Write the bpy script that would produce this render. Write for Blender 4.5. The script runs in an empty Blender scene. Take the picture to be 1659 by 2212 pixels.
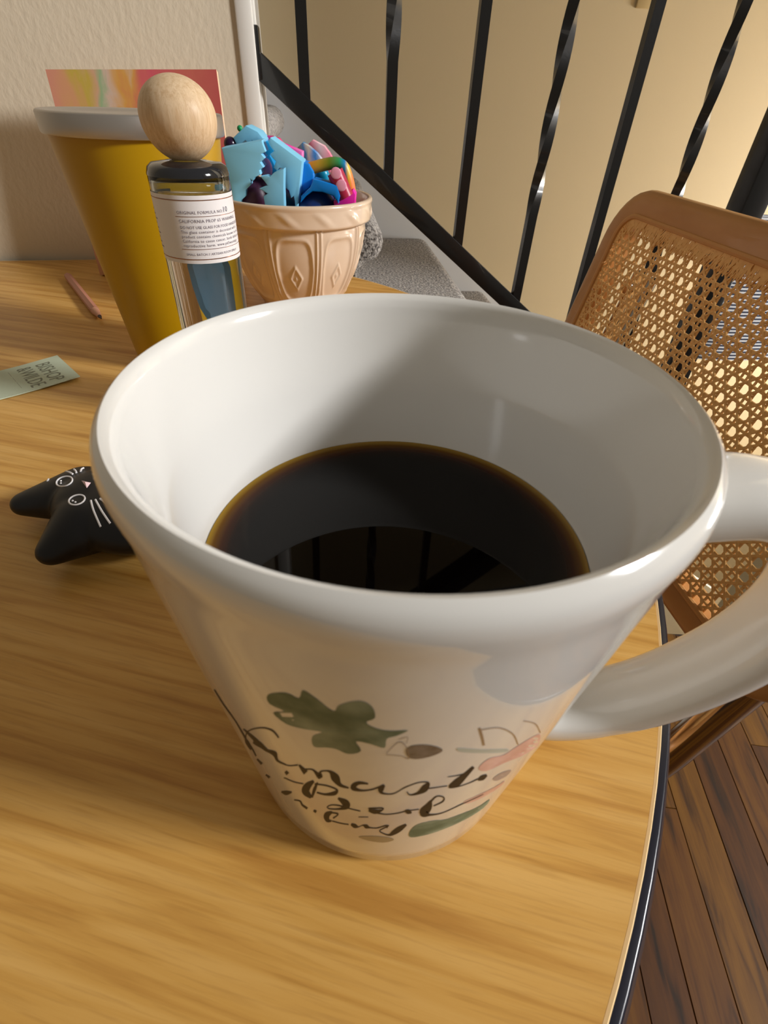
import bpy, bmesh, math, random
from mathutils import Vector, Matrix, noise
from mathutils.bvhtree import BVHTree
from mathutils.geometry import tessellate_polygon
S = bpy.context.scene
COL = S.collection
random.seed(7)
R_ = math.radians

# ------------------------------------------------------------------ camera
CAM_H, FPX, PITCH, ROLL = .1522, 1070.0, R_(40), .0475
fw = Vector((0, math.cos(PITCH), -math.sin(PITCH)))
rt0 = Vector((1, 0, 0)); up0 = rt0.cross(fw)
rt = rt0 * math.cos(ROLL) + up0 * math.sin(ROLL)
upv = -rt0 * math.sin(ROLL) + up0 * math.cos(ROLL)
CAM = Vector((0, 0, CAM_H))
cd = bpy.data.cameras.new('camera'); cam = bpy.data.objects.new('camera', cd); COL.objects.link(cam)
M = Matrix((rt, upv, -fw)).transposed().to_4x4(); M.translation = CAM
cam.matrix_world = M
cd.sensor_fit = 'VERTICAL'; cd.sensor_height = 36; cd.lens = FPX / 2212 * 36
cd.clip_start = .005; cd.clip_end = 60
cd.dof.use_dof = True; cd.dof.focus_distance = .26; cd.dof.aperture_fstop = 36
S.camera = cam

def ray(px, py):                       # direction through a photo pixel
    return fw + rt * ((px - 829.5) / FPX) + upv * ((1106 - py) / FPX)
def on_z(px, py, z=0.0):
    d = ray(px, py); return CAM + d * ((z - CAM_H) / d.z)
def on_y(px, py, y):
    d = ray(px, py); return CAM + d * (y / d.y)

# ------------------------------------------------------------------ world and window light
w = bpy.data.worlds.new('world'); S.world = w; w.use_nodes = True
bg = w.node_tree.nodes['Background']; bg.inputs[0].default_value = (1.0, .88, .70, 1); bg.inputs[1].default_value = .2
WAZ, WDIST, WEL = R_(-9), 3.0, R_(26)
WC = Vector((math.cos(WAZ) * WDIST, .08 + math.sin(WAZ) * WDIST, .11 + math.tan(WEL) * WDIST))
ld = bpy.data.lights.new('window_daylight', 'AREA'); lo = bpy.data.objects.new('window_daylight', ld); COL.objects.link(lo)
ld.shape = 'RECTANGLE'; ld.size = .62; ld.size_y = .62; ld.energy = 150; ld.color = (.985, .99, 1.0)
lo.location = WC + Vector((.06, 0, 0)); lo.rotation_euler = (Vector((0, .1, .1)) - lo.location).to_track_quat('-Z', 'Y').to_euler()
l2 = bpy.data.lights.new('downstairs_window_daylight', 'AREA'); l2o = bpy.data.objects.new('downstairs_window_daylight', l2); COL.objects.link(l2o)
l2.shape = 'RECTANGLE'; l2.size = .45; l2.size_y = 1.3; l2.energy = 66; l2.color = (1.0, .97, .93)
l2o.location = (2.4, 1.38, -.25); l2o.rotation_euler = Vector((-1, .12, .05)).to_track_quat('-Z', 'Z').to_euler()
S.view_settings.view_transform = 'Standard'; S.view_settings.look = 'None'
S.view_settings.exposure = 0.0; S.view_settings.gamma = 1.0; S.view_settings.use_curve_mapping = False

# ------------------------------------------------------------------ helpers
def srgb(r, g, b):
    f = lambda c: (c / 255 / 12.92) if c / 255 <= .04045 else ((c / 255 + .055) / 1.055) ** 2.4
    return (f(r), f(g), f(b), 1)

MATS = {}
def mat(name, col, rough=.5, metal=0, bump=None, var=None, spec=.5, trans=0, ior=1.45, coat=0, sheen=0):
    """bump=(scale, strength, dist, stretch)  var=(scale, colour2, stretch, contrast)"""
    if name in MATS: return MATS[name]
    m = bpy.data.materials.new(name); m.use_nodes = True
    nt = m.node_tree; b = nt.nodes['Principled BSDF']
    b.inputs['Base Color'].default_value = col; b.inputs['Roughness'].default_value = rough
    b.inputs['Metallic'].default_value = metal; b.inputs['Specular IOR Level'].default_value = spec
    b.inputs['Transmission Weight'].default_value = trans; b.inputs['IOR'].default_value = ior
    b.inputs['Coat Weight'].default_value = coat; b.inputs['Sheen Weight'].default_value = sheen
    def coords(st):
        tc = nt.nodes.new('ShaderNodeTexCoord'); mp = nt.nodes.new('ShaderNodeMapping')
        mp.inputs['Scale'].default_value = st; nt.links.new(tc.outputs['Object'], mp.inputs[0]); return mp
    if var:
        sc, c2, st, con = var
        n = nt.nodes.new('ShaderNodeTexNoise'); n.inputs['Scale'].default_value = sc; n.inputs['Detail'].default_value = 5
        nt.links.new(coords(st).outputs[0], n.inputs['Vector'])
        cr = nt.nodes.new('ShaderNodeValToRGB')
        cr.color_ramp.elements[0].position = .5 - .5 / con; cr.color_ramp.elements[1].position = .5 + .5 / con
        cr.color_ramp.elements[0].color = c2; cr.color_ramp.elements[1].color = col
        nt.links.new(n.outputs['Fac'], cr.inputs[0]); nt.links.new(cr.outputs[0], b.inputs['Base Color'])
    if bump:
        sc, stg, dist, st = bump
        n = nt.nodes.new('ShaderNodeTexNoise'); n.inputs['Scale'].default_value = sc; n.inputs['Detail'].default_value = 4
        nt.links.new(coords(st).outputs[0], n.inputs['Vector'])
        bp = nt.nodes.new('ShaderNodeBump'); bp.inputs['Strength'].default_value = stg; bp.inputs['Distance'].default_value = dist
        nt.links.new(n.outputs['Fac'], bp.inputs['Height']); nt.links.new(bp.outputs[0], b.inputs['Normal'])
    MATS[name] = m; return m

def ramp_mat(name, stops, axis, lo_, hi_, rough=.4, nscale=0, namp=0):
    """colour bands along one object axis"""
    m = bpy.data.materials.new(name); m.use_nodes = True; nt = m.node_tree; b = nt.nodes['Principled BSDF']
    b.inputs['Roughness'].default_value = rough
    tc = nt.nodes.new('ShaderNodeTexCoord'); sx = nt.nodes.new('ShaderNodeSeparateXYZ')
    nt.links.new(tc.outputs['Object'], sx.inputs[0])
    mr = nt.nodes.new('ShaderNodeMapRange'); mr.inputs[1].default_value = lo_; mr.inputs[2].default_value = hi_
    nt.links.new(sx.outputs[axis], mr.inputs[0]); src = mr.outputs[0]
    if nscale:
        n = nt.nodes.new('ShaderNodeTexNoise'); n.inputs['Scale'].default_value = nscale
        nt.links.new(tc.outputs['Object'], n.inputs['Vector'])
        ma = nt.nodes.new('ShaderNodeMath'); ma.operation = 'MULTIPLY_ADD'; ma.inputs[1].default_value = namp
        nt.links.new(n.outputs['Fac'], ma.inputs[0]); nt.links.new(src, ma.inputs[2])
        ms = nt.nodes.new('ShaderNodeMath'); ms.operation = 'SUBTRACT'; ms.inputs[1].default_value = namp * .5
        nt.links.new(ma.outputs[0], ms.inputs[0]); src = ms.outputs[0]
    cr = nt.nodes.new('ShaderNodeValToRGB'); el = cr.color_ramp.elements
    while len(el) < len(stops): el.new(.5)
    for e, (p, c) in zip(el, stops): e.position = p; e.color = c
    nt.links.new(src, cr.inputs[0]); nt.links.new(cr.outputs[0], b.inputs['Base Color'])
    return m

def tag(o, label=None, cat=None, group=None, kind=None):
    if label: o['label'] = label
    if cat: o['category'] = cat
    if group: o['group'] = group
    if kind: o['kind'] = kind
    return o
def empty(name, loc=(0, 0, 0), rz=0):
    o = bpy.data.objects.new(name, None); COL.objects.link(o); o.location = loc; o.rotation_euler = (0, 0, rz)
    o.empty_display_size = .02; return o
def mesh_obj(name, verts, faces, m, parent=None, smooth=True, angle=None):
    me = bpy.data.meshes.new(name); me.from_pydata([tuple(v) for v in verts], [], faces); me.update()
    o = bpy.data.objects.new(name, me); COL.objects.link(o)
    if m: me.materials.append(m)
    if smooth: me.polygons.foreach_set('use_smooth', [True] * len(me.polygons))
    if angle is not None: me.set_sharp_from_angle(angle=R_(angle))
    if parent:
        o.parent = parent
        if parent.type == 'EMPTY' or True:
            o.matrix_parent_inverse = parent_inv(parent)
    return o
def parent_inv(p):
    mw = Matrix.Identity(4); q = p; chain = []
    while q: chain.append(q); q = q.parent
    for q in reversed(chain): mw = mw @ q.matrix_parent_inverse @ q.matrix_basis
    return mw.inverted()
def from_bm(name, bm, m, parent=None, smooth=True, angle=40):
    bmesh.ops.recalc_face_normals(bm, faces=bm.faces)
    me = bpy.data.meshes.new(name); bm.to_mesh(me); bm.free()
    o = bpy.data.objects.new(name, me); COL.objects.link(o)
    if m: me.materials.append(m)
    if smooth:
        me.polygons.foreach_set('use_smooth', [True] * len(me.polygons))
        me.set_sharp_from_angle(angle=R_(angle))
    if parent: o.parent = parent; o.matrix_parent_inverse = parent_inv(parent)
    return o
def lathe(name, prof, m, parent=None, c=(0, 0), seg=96, disp=None, close=False, angle=50):
    """prof = [(r,z)...] around the vertical axis at c"""
    vs, fs = [], []
    n = len(prof)
    for i, (r, z) in enumerate(prof):
        for j in range(seg):
            a = 2 * math.pi * j / seg
            rr, zz = (r, z) if disp is None else disp(i, r, z, a)
            vs.append((c[0] + rr * math.cos(a), c[1] + rr * math.sin(a), zz))
    for i in range(n - 1 if not close else n):
        i2 = (i + 1) % n
        for j in range(seg):
            k = (j + 1) % seg
            fs.append((i * seg + j, i * seg + k, i2 * seg + k, i2 * seg + j))
    bm = bmesh.new(); bv = [bm.verts.new(v) for v in vs]
    for f in fs: bm.faces.new([bv[q] for q in f])
    bmesh.ops.remove_doubles(bm, verts=bm.verts, dist=1e-6)
    bmesh.ops.dissolve_degenerate(bm, edges=bm.edges, dist=1e-7)
    return from_bm(name, bm, m, parent, True, angle)
def tube_bm(bm, pts, rad, n=12, caps=True, flat=None, upv_=None):
    """sweep a circle (or ellipse flat=(w,t)) along pts; rad scalar or list"""
    pts = [Vector(p) for p in pts]; rings = []
    prev = None
    for i, p in enumerate(pts):
        t = (pts[min(i + 1, len(pts) - 1)] - pts[max(i - 1, 0)]).normalized()
        if upv_ is not None: a = Vector(upv_)
        elif prev is not None: a = prev
        else: a = Vector((0, 0, 1)) if abs(t.z) < .9 else Vector((1, 0, 0))
        a = (a - t * a.dot(t)).normalized(); b = t.cross(a); prev = a
        r = rad[i] if isinstance(rad, (list, tuple)) else rad
        ring = []
        for j in range(n):
            q = 2 * math.pi * j / n
            if flat:
                e = 2.6; cq, sq = math.cos(q), math.sin(q)
                x = math.copysign(abs(cq) ** (2 / e), cq) * flat[0] / 2 * r; y = math.copysign(abs(sq) ** (2 / e), sq) * flat[1] / 2 * r
            else: x, y = r * math.cos(q), r * math.sin(q)
            ring.append(bm.verts.new(p + a * x + b * y))
        rings.append(ring)
    for A, B in zip(rings, rings[1:]):
        for j in range(n):
            k = (j + 1) % n; bm.faces.new((A[j], A[k], B[k], B[j]))
    if caps:
        bm.faces.new(rings[0][::-1]); bm.faces.new(rings[-1])
    return rings
def tube(name, pts, rad, m, parent=None, n=12, **k):
    bm = bmesh.new(); tube_bm(bm, pts, rad, n, **k); return from_bm(name, bm, m, parent)
def smooth_path(pts, n=8, closed=False):
    pts = [Vector(p) for p in pts]; out = []
    N = len(pts)
    for i in range(N if closed else N - 1):
        if closed: p0, p1, p2, p3 = pts[i - 1], pts[i], pts[(i + 1) % N], pts[(i + 2) % N]
        else: p0, p1, p2, p3 = pts[max(i - 1, 0)], pts[i], pts[i + 1], pts[min(i + 2, N - 1)]
        for k in range(n):
            t = k / n
            out.append(.5 * ((2 * p1) + (p2 - p0) * t + (2 * p0 - 5 * p1 + 4 * p2 - p3) * t * t + (3 * p1 - p0 - 3 * p2 + p3) * t ** 3))
    if not closed: out.append(pts[-1])
    return out
def fillet(pts, r, n=6):
    """round the corners of a polyline"""
    pts = [Vector(p) for p in pts]; out = [pts[0]]
    for a, b, c in zip(pts, pts[1:], pts[2:]):
        u = (a - b); v = (c - b); d = min(r, u.length * .48, v.length * .48)
        p, q = b + u.normalized() * d, b + v.normalized() * d
        for k in range(n + 1):
            t = k / n; out.append(p * (1 - t) ** 2 + b * 2 * t * (1 - t) + q * t * t)
    out.append(pts[-1]); return out
def box_bm(bm, o, ex, ey, ez):
    """box from corner o along three edge vectors"""
    o, ex, ey, ez = map(Vector, (o, ex, ey, ez))
    v = [bm.verts.new(o + ex * a + ey * b + ez * c) for c in (0, 1) for b in (0, 1) for a in (0, 1)]
    for f in ((0, 2, 3, 1), (4, 5, 7, 6), (0, 1, 5, 4), (2, 6, 7, 3), (0, 4, 6, 2), (1, 3, 7, 5)):
        bm.faces.new([v[i] for i in f])
def box(name, o, ex, ey, ez, m, parent=None, bevel=0, seg=2):
    bm = bmesh.new(); box_bm(bm, o, ex, ey, ez)
    if bevel: bmesh.ops.bevel(bm, geom=list(bm.edges), offset=bevel, segments=seg, affect='EDGES', profile=.5)
    return from_bm(name, bm, m, parent, bevel > 0)
def prism(name, poly, ext, m, parent=None, bevel=0):
    """poly: list of 3-D points in a plane; ext: extrusion vector"""
    poly = [Vector(p) for p in poly]; ext = Vector(ext)
    bm = bmesh.new()
    a = [bm.verts.new(p) for p in poly]; b = [bm.verts.new(p + ext) for p in poly]
    n = len(a)
    fa = bm.faces.new(a); fb = bm.faces.new(b[::-1])
    for i in range(n): bm.faces.new((a[i], b[i], b[(i + 1) % n], a[(i + 1) % n]))
    bmesh.ops.recalc_face_normals(bm, faces=bm.faces)
    if bevel:
        es = [e for e in bm.edges if (e in fa.edges[:])]
        bmesh.ops.bevel(bm, geom=es, offset=bevel, segments=2, affect='EDGES', profile=.5)
    ng = [f for f in bm.faces if len(f.verts) > 4]
    bmesh.ops.triangulate(bm, faces=ng)
    return from_bm(name, bm, m, parent, True, 30)
def text_mesh(s, size, cx='LEFT', ext=0, spacing=1.0):
    c = bpy.data.curves.new('t', 'FONT'); c.body = s; c.size = size; c.align_x = cx; c.resolution_u = 2; c.space_character = spacing
    o = bpy.data.objects.new('t', c); COL.objects.link(o)
    dg = bpy.context.evaluated_depsgraph_get(); me = bpy.data.meshes.new_from_object(o.evaluated_get(dg))
    vs = [v.co.copy() for v in me.vertices]; fs = [tuple(p.vertices) for p in me.polygons]
    bpy.data.objects.remove(o); bpy.data.curves.remove(c); bpy.data.meshes.remove(me)
    return vs, fs

# ------------------------------------------------------------------ common materials
def wood_mat(name, c1, c2, c3, rot, stretch=(1, 14, 14), scale=9, rough=.42, coat=.15, ring=0, spec=.35, bumps=.08):
    m = bpy.data.materials.new(name); m.use_nodes = True; nt = m.node_tree; b = nt.nodes['Principled BSDF']
    b.inputs['Roughness'].default_value = rough; b.inputs['Coat Weight'].default_value = coat; b.inputs['Coat Roughness'].default_value = .25
    b.inputs['Specular IOR Level'].default_value = spec
    tc = nt.nodes.new('ShaderNodeTexCoord'); mp = nt.nodes.new('ShaderNodeMapping')
    mp.inputs['Rotation'].default_value = rot
    nt.links.new(tc.outputs['Object'], mp.inputs[0])
    mp2 = nt.nodes.new('ShaderNodeMapping'); mp2.inputs['Scale'].default_value = stretch
    nt.links.new(mp.outputs[0], mp2.inputs[0])
    n1 = nt.nodes.new('ShaderNodeTexNoise'); n1.inputs['Scale'].default_value = scale; n1.inputs['Detail'].default_value = 6; n1.inputs['Distortion'].default_value = .6
    n2 = nt.nodes.new('ShaderNodeTexNoise'); n2.inputs['Scale'].default_value = scale * 5; n2.inputs['Detail'].default_value = 3
    nt.links.new(mp2.outputs[0], n1.inputs['Vector']); nt.links.new(mp2.outputs[0], n2.inputs['Vector'])
    cr = nt.nodes.new('ShaderNodeValToRGB'); e = cr.color_ramp.elements
    e[0].position = .33; e[0].color = c1; e[1].position = .66; e[1].color = c3
    q = e.new(.48); q.color = c2
    nt.links.new(n1.outputs['Fac'], cr.inputs[0])
    cr2 = nt.nodes.new('ShaderNodeValToRGB'); cr2.color_ramp.elements[0].position = .3; cr2.color_ramp.elements[0].color = (.72, .66, .6, 1)
    cr2.color_ramp.elements[1].position = .5; cr2.color_ramp.elements[1].color = (1, 1, 1, 1)
    nt.links.new(n2.outputs['Fac'], cr2.inputs[0])
    mx = nt.nodes.new('ShaderNodeMix'); mx.data_type = 'RGBA'; mx.blend_type = 'MULTIPLY'; mx.inputs[0].default_value = .45
    nt.links.new(cr.outputs[0], mx.inputs[6]); nt.links.new(cr2.outputs[0], mx.inputs[7])
    nt.links.new(mx.outputs[2], b.inputs['Base Color'])
    bp = nt.nodes.new('ShaderNodeBump'); bp.inputs['Strength'].default_value = bumps; bp.inputs['Distance'].default_value = .0005
    nt.links.new(n2.outputs['Fac'], bp.inputs['Height']); nt.links.new(bp.outputs[0], b.inputs['Normal'])
    return m
M_table = wood_mat('pale_oak', srgb(186, 133, 60), srgb(206, 156, 78), srgb(217, 170, 95), (0, 0, R_(12)), (1.1, 22, 22), 8, .4, .1)
M_navy = mat('navy_edge', srgb(24, 24, 36), .24)
M_pale_edge = mat('pale_edge', srgb(240, 205, 150), .5)
M_iron = mat('black_iron', srgb(14, 13, 13), .32, bump=(300, .15, .0006, (1, 1, 1)), coat=.3)
M_ceramic = mat('mug_glaze', srgb(226, 223, 217), .12, coat=.6, spec=.5)
M_chrome = mat('chrome', srgb(190, 180, 170), .12, 1)
M_white = mat('white_paint', srgb(222, 218, 210), .45, bump=(40, .1, .001, (1, 1, .2)))
FLOOR_Z = -.72

# ------------------------------------------------------------------ setting: walls
ang = R_(14); WD = Vector((math.cos(ang), math.sin(ang), 0)); WN = Vector((math.sin(ang), -math.cos(ang), 0))   # WN faces the room
wp = on_z(100, 559)
def on_wall(px, py, off=0):
    d = ray(px, py); p0 = wp + WN * off; return CAM + d * ((p0 - CAM).dot(WN) / d.dot(WN))
M_wall = mat('plaster_wall', srgb(214, 200, 176), .75, bump=(210, .4, .0012, (1, 1, .6)))
corner = on_wall(521, 150); corner.z = 0
wlen = 2.6
wall = box('wall_left', corner + Vector((0, 0, FLOOR_Z)), -WD * wlen, -WN * .04, Vector((0, 0, 2.6)), M_wall)
tag(wall, kind='structure')
# white corner casing with grooves
def pillar(name, a, b, depth0, depth1, m, parent=None):
    o = corner + WD * a - WN * depth0 + Vector((0, 0, FLOOR_Z))
    return box(name, o, WD * (b - a), -WN * (depth1 - depth0), Vector((0, 0, 2.6)), m, parent, .0025)
trim = empty('trim_1', corner + Vector((0, 0, FLOOR_Z))); tag(trim, kind='structure')
pillar('casing_board', .0, .016, -.004, .046, M_white, trim)
pillar('casing_bead', .0, .0135, .0462, .0525, M_white, trim)
pillar('casing_board', .0, .0205, .053, .064, M_white, trim)
pillar('casing_bead', .0, .018, .0642, .070, M_white, trim)
pillar('casing_board', .0, .0245, .0705, .082, M_white, trim)

# ------------------------------------------------------------------ setting: stairwell
RA = R_(7.2); E1 = Vector((math.cos(RA), math.sin(RA), 0)); E2 = Vector((-math.sin(RA), math.cos(RA), 0))
RC = Vector((-.155, .705, 0))
rs0 = RC.dot(E1)
def rl(s, z, t=0): return RC + E1 * s + E2 * t + Vector((0, 0, z))     # point in the railing plane
def st(s, t, z): return E1 * s + E2 * t + Vector((0, 0, z))            # stair frame
M_far = mat('stairwell_wall', srgb(206, 188, 152), .7, bump=(120, .12, .001, (1, 1, 1)))
far = box('wall_far', st(-1.6, 1.775, -2.4), E1 * 5.2, E2 * .05, Vector((0, 0, 4.4)), M_far); tag(far, kind='structure')
M_carpet = mat('grey_carpet', srgb(196, 188, 180), .95, bump=(260, 1, .008, (1, 1, 1)), var=(190, srgb(84, 76, 70), (1, 1, 1), 5.0), sheen=.3)
def step_profile(k):
    s, z = .105 + .2175 * k, -.036 - .1585 * k
    r = .034; pr = [(s - .34, z)]
    for i in range(9):
        a = R_(90 - i * 22.5); pr.append((s - .028 + r * math.cos(a) * 1.0, z - r + r * math.sin(a)))
    pr += [(s - .045, z - .085), (s - .05, z - .1585), (s - .34, z - .1585)]
    return pr
steps = empty('carpeted_staircase', st(.1, 1.4, FLOOR_Z)); tag(steps, kind='structure')
for k in range(-3, 6):
    pr = step_profile(k); bm = bmesh.new(); loops = []
    cs, cz = pr[5]
    for t, sh in ((1.062, .62), (1.068, .82), (1.08, .95), (1.1, 1), (1.74, 1), (1.77, 1)):
        loop = []
        for (s, z) in pr:
            cc = Vector((.105 + .2175 * k - .06, -.036 - .1585 * k - .04))
            loop.append(bm.verts.new(st(cc.x + (s - cc.x) * sh if s > cc.x else s, t, cc.y + (z - cc.y) * sh if z > cc.y - .05 else z)))
        loops.append(loop)
    for A, B in zip(loops, loops[1:]):
        for i in range(len(A)):
            j = (i + 1) % len(A); bm.faces.new((A[i], A[j], B[j], B[i]))
    bm.faces.new(loops[0][::-1]); bm.faces.new(loops[-1])
    from_bm('tread', bm, M_carpet, steps, True, 50)
# closed white string below the treads, and the lower landing
bm = bmesh.new()
vs = [(-.62, .30), (-.62, -2.0), (1.5, -2.0), (1.5, -1.16)]
f1 = [bm.verts.new(st(s, 1.075, z - .12)) for s, z in vs]; f2 = [bm.verts.new(st(s, 1.095, z - .12)) for s, z in vs]
bm.faces.new(f1); bm.faces.new(f2[::-1])
for i in range(4): bm.faces.new((f1[i], f2[i], f2[(i + 1) % 4], f1[(i + 1) % 4]))
strg = from_bm('trim_2', bm, M_white, None, False); tag(strg, kind='structure')

# unseen wall added beyond the newel to keep window light off wall_far
wb = box('wall_light_block', rl(1.12, FLOOR_Z - 1.6, .0), E1 * 2.1, E2 * .08, Vector((0, 0, 4.2)), M_far); tag(wb, kind='structure')
# ------------------------------------------------------------------ railing
rail = empty('stair_railing', rl(.62, FLOOR_Z)); tag(rail, 'black wrought iron stair railing with plain and twisted balusters behind the table', 'railing')
SL = -.745
def rail_z(s): return .143 + SL * (s - .0467)
def bar(name, s0, z0, s1, z1, hgt, thk, m=M_iron):
    d = Vector((s1 - s0, z1 - z0)).normalized(); nrm = Vector((-d.y, d.x))
    p = [(s0 + nrm.x * hgt / 2, z0 + nrm.y * hgt / 2), (s1 + nrm.x * hgt / 2, z1 + nrm.y * hgt / 2), (s1 - nrm.x * hgt / 2, z1 - nrm.y * hgt / 2), (s0 - nrm.x * hgt / 2, z0 - nrm.y * hgt / 2)]
    return prism(name, [rl(s, z, -thk / 2) for s, z in p], E2 * thk, m, rail, .0012)
bar('bottom_rail', -.006, rail_z(-.006) - .006, .62, rail_z(.62) - .006, .021, .0125)
bar('handrail', .004, rail_z(.004) + .82, .62, rail_z(.62) + .82, .03, .034)
bx_ = box('wall_bracket', rl(-.0045, .160, -.0075), E1 * .0075, E2 * .015, Vector((0, 0, .043)), M_iron, rail, .002)
sp = [.0467, .142, .237, .331, .4235, .520]
for i, s in enumerate(sp):
    hb = .0115; z0, z1 = rail_z(s) - .004, rail_z(s) + .815
    bm = bmesh.new(); rings = []
    N = 2 if i % 2 == 0 else 110
    for k in range(N):
        f = k / (N - 1); z = z0 + (z1 - z0) * f
        tw = 0
        if i % 2:
            a0, a1 = z0 + .115, z1 - .115
            tw = (min(max(z, a0), a1) - a0) / .28 * 2 * math.pi
        ring = []
        for q in range(4):
            a = tw + math.pi / 4 + q * math.pi / 2
            ring.append(bm.verts.new(rl(s, z) + E1 * (hb * .7071 * math.cos(a)) + E2 * (hb * .7071 * math.sin(a))))
        rings.append(ring)
    for A, B in zip(rings, rings[1:]):
        for q in range(4): bm.faces.new((A[q], A[(q + 1) % 4], B[(q + 1) % 4], B[q]))
    bm.faces.new(rings[0][::-1]); bm.faces.new(rings[-1])
    o = from_bm('baluster' if i % 2 == 0 else 'twisted_baluster', bm, M_iron, rail, True, 25)
box('newel_post', rl(.607, FLOOR_Z, -.017), E1 * .034, E2 * .034, Vector((0, 0, 1.5)), M_iron, rail, .002)

# white skirt board that climbs the far wall beside the treads
def on_far(px, py, t=1.762):
    d = ray(px, py); return CAM + d * ((E2 * t - CAM).dot(E2) / d.dot(E2))
k0, k1 = on_far(600, 176), on_far(1108, 664); kd = (k1 - k0)
ka, kb = k0 - kd * .5, k0 + kd * 2.2
skb = prism('trim_3', [ka, kb, kb - Vector((0, 0, .75)), ka - Vector((0, 0, .75))], E2 * .0125, mat('cool_white_paint', srgb(214, 216, 220), .5), None, 0); tag(skb, kind='structure')
# wall plate on the far wall
d0 = ray(1371, 18); pw = CAM + d0 * ((st(0, 1.775, 0) - CAM).dot(E2) / d0.dot(E2))
pl = box('wall_plate', pw - E2 * .008, E1 * .075, E2 * .008, Vector((0, 0, .12)), mat('beige_plastic', srgb(196, 172, 124), .4), None, .002)
tag(pl, 'small beige plastic plate mounted high on the stairwell wall', 'wall plate')

# ------------------------------------------------------------------ floor planks
M_pl = [wood_mat('floor_oak_%d' % i, c1, c2, c3, (0, 0, R_(90)), (1, 12, 12), 6, .5, .0, spec=.25) for i, (c1, c2, c3) in enumerate([
    (srgb(50, 27, 2), srgb(88, 51, 5), srgb(101, 62, 8)), (srgb(38, 20, 1), srgb(72, 39, 3), srgb(86, 49, 4)),
    (srgb(62, 35, 3), srgb(101, 64, 9), srgb(114, 75, 14))])]
floor = box('floor', Vector((-1.8, -1.6, FLOOR_Z - .06)), Vector((5.0, 0, 0)), Vector((0, 2.28, 0)), Vector((0, 0, .052)), mat('subfloor', srgb(40, 24, 12), .9)); tag(floor, kind='structure')
PA = R_(-5); P1 = Vector((math.cos(PA), math.sin(PA), 0)); P2 = Vector((-math.sin(PA), math.cos(PA), 0))
pmesh = {}
def plank_mesh(L):
    bm = bmesh.new(); box_bm(bm, (0, 0, 0), (.0562, 0, 0), (0, L, 0), (0, 0, .008))
    top = [e for e in bm.edges if all(v.co.z > .007 for v in e.verts)]
    bmesh.ops.bevel(bm, geom=top, offset=.0007, segments=1, affect='EDGES')
    me = bpy.data.meshes.new('plank'); bm.to_mesh(me); bm.free(); return me
for i in range(-12, 18):
    y = -.95 - random.random() * .5
    while y < .72:
        L = random.choice((.45, .62, .8, .95))
        mi = random.randrange(3)
        if (L, mi) not in pmesh:
            me = plank_mesh(L); me.materials.append(M_pl[mi]); pmesh[(L, mi)] = me
        if y + L > .70: L = max(.05, round(.70 - y, 3))
        if (L, mi) not in pmesh:
            me = plank_mesh(L); me.materials.append(M_pl[mi]); pmesh[(L, mi)] = me
        if y < .66:
            o = bpy.data.objects.new('plank', pmesh[(L, mi)]); COL.objects.link(o)
            p = Vector((.30, 0, 0)) + P1 * (i * .057) + P2 * (y)
            o.location = (p.x, p.y, FLOOR_Z - .008 + random.uniform(-.0003, .0003)); o.rotation_euler = (0, 0, PA)
            o.parent = floor; o.matrix_parent_inverse = parent_inv(floor)
        y += L + .0008

# ------------------------------------------------------------------ window wall (to the right, out of the picture)
M_room = mat('room_paint', srgb(214, 200, 176), .8)
wr = empty('wall_right', (WC.x, WC.y, FLOOR_Z)); tag(wr, kind='structure')
hw = .34
y0, y1 = WC.y - 1.2, WC.y + 1.2
for a, b, c, d in ((y0, WC.y - hw, FLOOR_Z, 2.4), (WC.y + hw, y1, FLOOR_Z, 2.4), (WC.y - hw, WC.y + hw, FLOOR_Z, WC.z - hw), (WC.y - hw, WC.y + hw, WC.z + hw, 2.4)):
    box('wall_panel', (WC.x, a, c), (.1, 0, 0), (0, b - a, 0), (0, 0, d - c), M_room, wr)
wn = empty('window_1', (WC.x, WC.y, WC.z - hw)); tag(wn, kind='structure')
for a, b, c, d in ((-hw, -hw + .03, -hw, hw), (hw - .03, hw, -hw, hw), (-hw, hw, -hw, -hw + .03), (-hw, hw, hw - .03, hw), (-hw, hw, -.008, .008)):
    box('window_frame', (WC.x - .005, WC.y + a, WC.z + c), (.03, 0, 0), (0, b - a, 0), (0, 0, d - c), M_white, wn, .003)

# ------------------------------------------------------------------ table
TC = Vector((-.276, .246, 0)); TR = .4066
def table_ring(r, n=200):
    out = []
    for i in range(n):
        a = 2 * math.pi * i / n; p = TC + Vector((math.cos(a), math.sin(a), 0)) * r
        dd = (p - wp).dot(WN)
        lim = .004 + (TR - r)
        if dd < lim: p = p + WN * (lim - dd)
        out.append(p)
    return out
table = empty('round_table', (TC.x, TC.y, FLOOR_Z)); tag(table, 'round pale oak table with a dark navy edge band', 'table')
def ring_stack(name, spec, m, cap_top, cap_bot):
    bm = bmesh.new(); loops = []
    for r, z in spec: loops.append([bm.verts.new(p + Vector((0, 0, z))) for p in table_ring(r)])
    n = len(loops[0])
    for A, B in zip(loops, loops[1:]):
        for i in range(n): bm.faces.new((A[i], A[(i + 1) % n], B[(i + 1) % n], B[i]))
    if cap_top: bm.faces.new(loops[0])
    if cap_bot: bm.faces.new(loops[-1][::-1])
    return from_bm(name, bm, m, table, True, 35)
ring_stack('table_top', [(TR - .0035, 0), (TR - .0035, -.026)], M_table, True, True)
ring_stack('veneer_line', [(TR - .0034, -.0002), (TR - .0026, 0), (TR - .0022, -.0006), (TR - .0022, -.003)], M_pale_edge, False, False)
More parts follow.
